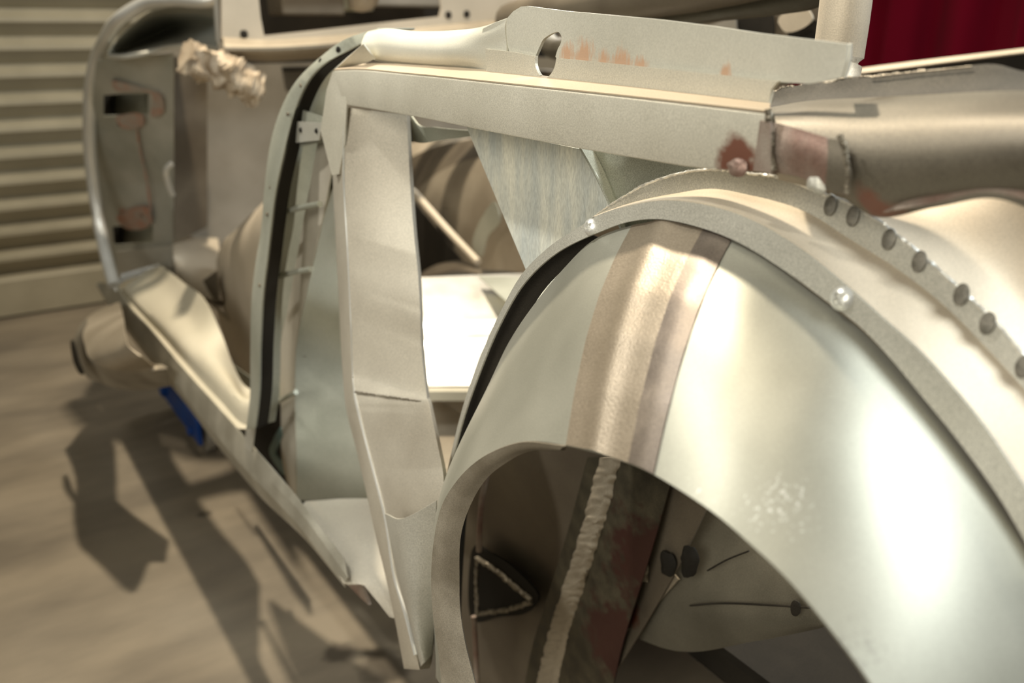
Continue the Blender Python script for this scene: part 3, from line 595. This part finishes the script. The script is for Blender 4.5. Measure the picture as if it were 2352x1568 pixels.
# seat pan
SEAT = part('seat_pan', grid([row([(920, 640), (1085, 633), (1280, 626)], Z=.62), row([(920, 752), (1085, 750), (1280, 748)], Z=.565), row([(920, 788), (1085, 786), (1280, 784)], Z=.541), row([(920, 884), (1085, 882), (1280, 880)], Z=.50), row([(920, 900), (1085, 898), (1280, 896)], Z=.48)], n=20, m=4), 'white', thick=.003, label='bright polished seat pan inside the body')
part('seat_edge_rail', box(P(1060, 905, Z=.485), (.5, .018, .018), -.59), 'cream', SEAT, smooth=False)
part('pan_shadow_plate', fill(row([(1100, 635), (1160, 690), (1240, 760), (1300, 640)], Z=.63)), 'green', SEAT, thick=.002, smooth=False)
part('heel_board', fill(row([(940, 900), (1120, 900), (1085, 1090), (960, 1090)], X=.75)), 'floorpan', SEAT, thick=.003, smooth=False)

# ---- gusset panels below the rail
GUS = part('zinc_gusset', fill(row([(1072, 288), (1335, 342), (1370, 400), (1402, 470), (1340, 560), (1215, 632)], X=.482)), 'zinc', thick=.002, smooth=False, label='streaky galvanised gusset tapering down behind the rail')
part('gusset_wing', grid([row([(1330, 336), (1366, 400), (1400, 470), (1428, 530)], X=.481), row([(1342, 338), (1378, 401), (1410, 470), (1438, 530)], X=.496), row([(1660, 385), (1680, 420), (1700, 470), (1700, 520)], X=.50)], n=20, m=3), 'green', GUS, thick=.002, label='greenish flat wing of the gusset')
part('gusset_bracket', grid([row([(944, 262), (960, 285), (1000, 292), (1082, 300)], X=.51), row([(950, 325), (965, 328), (1010, 322), (1092, 312)], X=.51)], n=16, m=3), 'green', GUS, thick=.002)
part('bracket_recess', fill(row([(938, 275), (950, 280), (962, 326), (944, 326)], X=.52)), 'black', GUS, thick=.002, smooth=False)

# ---- inner wheel well
WX = .60
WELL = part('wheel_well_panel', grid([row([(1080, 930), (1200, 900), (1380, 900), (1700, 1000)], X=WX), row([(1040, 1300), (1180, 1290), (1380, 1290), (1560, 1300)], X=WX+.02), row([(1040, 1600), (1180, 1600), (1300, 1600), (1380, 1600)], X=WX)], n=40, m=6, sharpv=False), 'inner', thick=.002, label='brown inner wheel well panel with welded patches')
def wt(pts, x=WX-.002): return row(pts, X=x)
seam = [(1405, 1050), (1372, 1180), (1330, 1320), (1280, 1480), (1255, 1600)]
def along(d): return [(a+d, b) for a, b in seam]
part('weld_zone', grid([wt(along(-55), WX-.002), wt(along(0), WX-.005), wt(along(60), WX-.008), wt(along(100), WX-.006), wt(along(150), WX-.002)], n=60, m=4, sharpv=False), 'zone', WELL, thick=.002, rough=.001, label='dark scorched zone beside the weld ridge')
ridge = []
for k, (d, h) in enumerate(((-26, .0), (-17, .0022), (0, .003), (14, .0026), (22, .0))):
    q = spl(wt(along(d), WX-.006-h), 120)
    ridge.append([p+Vector((.0016*mnoise.noise(p*160), .0045*mnoise.noise(p*110+Vector((3, k*2.3, 1))), 0)) for p in q])
part('well_seam', grid(ridge, n=200, m=3, sharpv=False), 'floorpan', WELL, thick=.002, label='rough pale weld ridge down the wheel well')
tri = [(1092, 1275), (1135, 1310), (1228, 1378), (1150, 1402), (1090, 1412)]
part('triangle_patch', fill(spl(wt([(1086, 1262), (1130, 1270), (1190, 1310), (1240, 1370), (1225, 1395), (1150, 1415), (1086, 1422)], WX-.006), 40, closed=True)), 'black', WELL, thick=.004, smooth=False, label='scorched triangular patch in the wheel well')
part('weld_bead', tube(wt([(1096, 1282), (1140, 1310), (1200, 1360), (1222, 1378)], WX-.009), .004, n=40, seg=8, lumps=.8), M['weld'], WELL)
part('weld_bead', tube(wt([(1222, 1382), (1170, 1398), (1096, 1410)], WX-.009), .0036, n=40, seg=8, lumps=.8, seed=2), M['weld'], WELL)
part('weld_bead', tube(wt([(1096, 1280), (1094, 1340), (1096, 1410)], WX-.009), .003, n=40, seg=8, lumps=.8, seed=5), M['weld'], WELL)
part('well_bar', tube(wt([(1118, 1085), (1105, 1160), (1100, 1265)], .52), .004, n=20, seg=8), M['heat'], WELL)
part('well_bar', tube(wt([(1088, 1415), (1092, 1480), (1096, 1600)], .52), .004, n=20, seg=8), M['heat'], WELL)
# rear half of the well with rounded bottom edge
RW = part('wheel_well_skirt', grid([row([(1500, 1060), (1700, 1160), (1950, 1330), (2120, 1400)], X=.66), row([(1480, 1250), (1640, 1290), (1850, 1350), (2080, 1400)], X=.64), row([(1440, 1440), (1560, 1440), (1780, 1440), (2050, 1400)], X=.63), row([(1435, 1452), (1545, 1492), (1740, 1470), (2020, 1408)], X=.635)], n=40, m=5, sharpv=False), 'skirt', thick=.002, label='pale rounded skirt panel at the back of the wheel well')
part('inner_well_flank', grid([row([(1480, 1230), (1500, 1260), (1560, 1330)], X=.625), row([(1440, 1330), (1460, 1380), (1480, 1420)], X=.62), row([(1330, 1600), (1380, 1530), (1430, 1455)], X=.61)], n=20, m=3), M['floorpan'], RW, thick=.002)
part('crease', tube(row([(1585, 1390), (1650, 1385), (1750, 1388), (1860, 1395)], X=.622), .0012, n=30, seg=6), 'black', RW)
part('crease', tube(row([(1625, 1310), (1670, 1285), (1720, 1265)], X=.628), .0010, n=20, seg=6), 'black', RW)
part('drain_hole', dome(P(1826, 1396, X=.62), Vector((-1, -.2, 0)), .0052, .0012, squash=1.7), 'black', RW)
for i, (a, b, r) in enumerate(((1533, 1298, .013), (1582, 1290, .015), (1475, 1315, .011))):
    part('burn_patch', dome(P(a, b, X=.612), Vector((-1, -.2, 0)), r*.85, .004, seed=i+20, squash=1.5, ragged=True), 'black' if i < 2 else 'weld', RW)

# ---- roof bow, stay and far waist beam
part('steady_tube', tube(row([(1950, -60), (1938, 40), (1922, 150)], X=.62)+[P(1904, 260, X=.60), P(1900, 430, X=.57)], .0195, n=24, seg=16), 'dusty', label='upright dusty tube behind the lock plate')
part('far_waist_beam', grid([row([(1900, 168), (2100, 142), (2300, 118), (2480, 96)], X=1.56), row([(1900, 178), (2100, 153), (2300, 128), (2480, 106)], X=1.55)], n=20), 'dusty', thick=.003, label='dusty beam crossing in front of the red curtain')
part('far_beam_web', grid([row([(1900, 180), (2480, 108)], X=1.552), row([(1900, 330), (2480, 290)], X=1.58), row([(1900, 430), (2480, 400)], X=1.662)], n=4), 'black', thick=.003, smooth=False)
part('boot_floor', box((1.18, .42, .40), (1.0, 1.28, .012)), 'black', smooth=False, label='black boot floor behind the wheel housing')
part('hood_tube', tube([P(1225, 44, Y=2.0)]+row([(1290, 22), (1420, -2), (1600, -30), (1900, -100)], X=.85), .030, n=24, seg=14), 'inner', label='thick dusty tube above the lock plate')
part('hood_tube', tube([P(1240, 60, Y=2.0)]+row([(1480, 62), (1560, 30), (1700, 6), (1850, -14), (1960, -60)], X=.90), .020, n=24, seg=12), 'skirt')
part('rear_panel', fill(spl(row([(1480, 110), (1600, 40), (1780, 6), (1885, -20), (1900, 30), (1898, 100), (1860, 160), (1600, 150)], X=1.15), 60, closed=True)), 'inner', thick=.004, smooth=False, label='dark curved panel far behind the lock plate')
part('rear_panel_hole', fill(spl(row([(1820, 62), (1880, 50), (1890, 105), (1810, 100)], X=1.13), 20, closed=True)), 'black', thick=.003, smooth=False)
part('rear_panel_hole', fill(spl(row([(1700, 30), (1770, 20), (1775, 90), (1705, 90)], X=1.13), 20, closed=True)), 'black', thick=.003, smooth=False)
part('rear_panel_patch', fill(spl(row([(1790, 40), (1850, 15), (1868, 40), (1800, 70)], X=1.12), 20, closed=True)), 'dusty', thick=.003, smooth=False)
part('rear_panel_patch', fill(row([(1590, 70), (1690, 40), (1698, 100), (1590, 100)], X=1.12)), 'grey', thick=.003, smooth=False)

# ------------------------------------------------------------------ body dolly that carries the shell
DOL = thing('body_dolly', (1.05, 1.4, 0), 'black steel dolly with blue castors carrying the car body', 'dolly')
def dpart(name, bm, mat, **k): return obj(name, bm, M[mat], DOL, **k)
for x in (.80, 1.45): dpart('dolly_rail', box((x, 1.35, .31), (.07, 2.2, .09)), 'black', smooth=False, bevel=.004)
for y in (.55, 1.25, 2.3): dpart('cross_beam', box((1.125, y, .25), (.65, .07, .07)), 'black', smooth=False, bevel=.004)
for x in (.80, 1.45):
    for y in (.55, 2.3):
        lg = dpart('castor_leg', box((x, y, .16), (.07, .07, .14)), 'blue', smooth=False, bevel=.004)
        w = tube([Vector((x-.02, y, .05)), Vector((x+.02, y, .05))], .05, n=4, seg=20)
        obj('castor_wheel', w, M['black'], lg)

JK = thing('trolley_jack', (.58, 2.42, 0), 'low blue trolley jack on the floor under the sill', 'jack')
def jpart(name, bm, mat, par=None): return obj(name, bm, M[mat], par or JK, smooth=False, bevel=.003)
for x in (.475, .66): jpart('side_plate', box((x, 2.42, .075), (.012, .40, .075)), 'blue')
jpart('cross_tube', tube([Vector((.455, 2.58, .08)), Vector((.68, 2.58, .08))], .024, n=4, seg=14), 'blue')
jpart('lift_arm', grid([[Vector((.53, 2.55, .09)), Vector((.53, 2.30, .15))], [Vector((.60, 2.55, .09)), Vector((.60, 2.30, .15))]], n=6), 'grey')
jpart('saddle', tube([Vector((.565, 2.30, .15)), Vector((.565, 2.30, .175))], .04, n=3, seg=18), 'black')
for x in (.505, .63):
    for y in (2.26, 2.58): jpart('wheel', tube([Vector((x-.012, y, .035)), Vector((x+.012, y, .035))], .035, n=3, seg=20), 'grey')
jpart('handle', tube([Vector((.46, 2.30, .05)), Vector((.70, 2.30, .05))], .012, n=6, seg=10), 'blue')
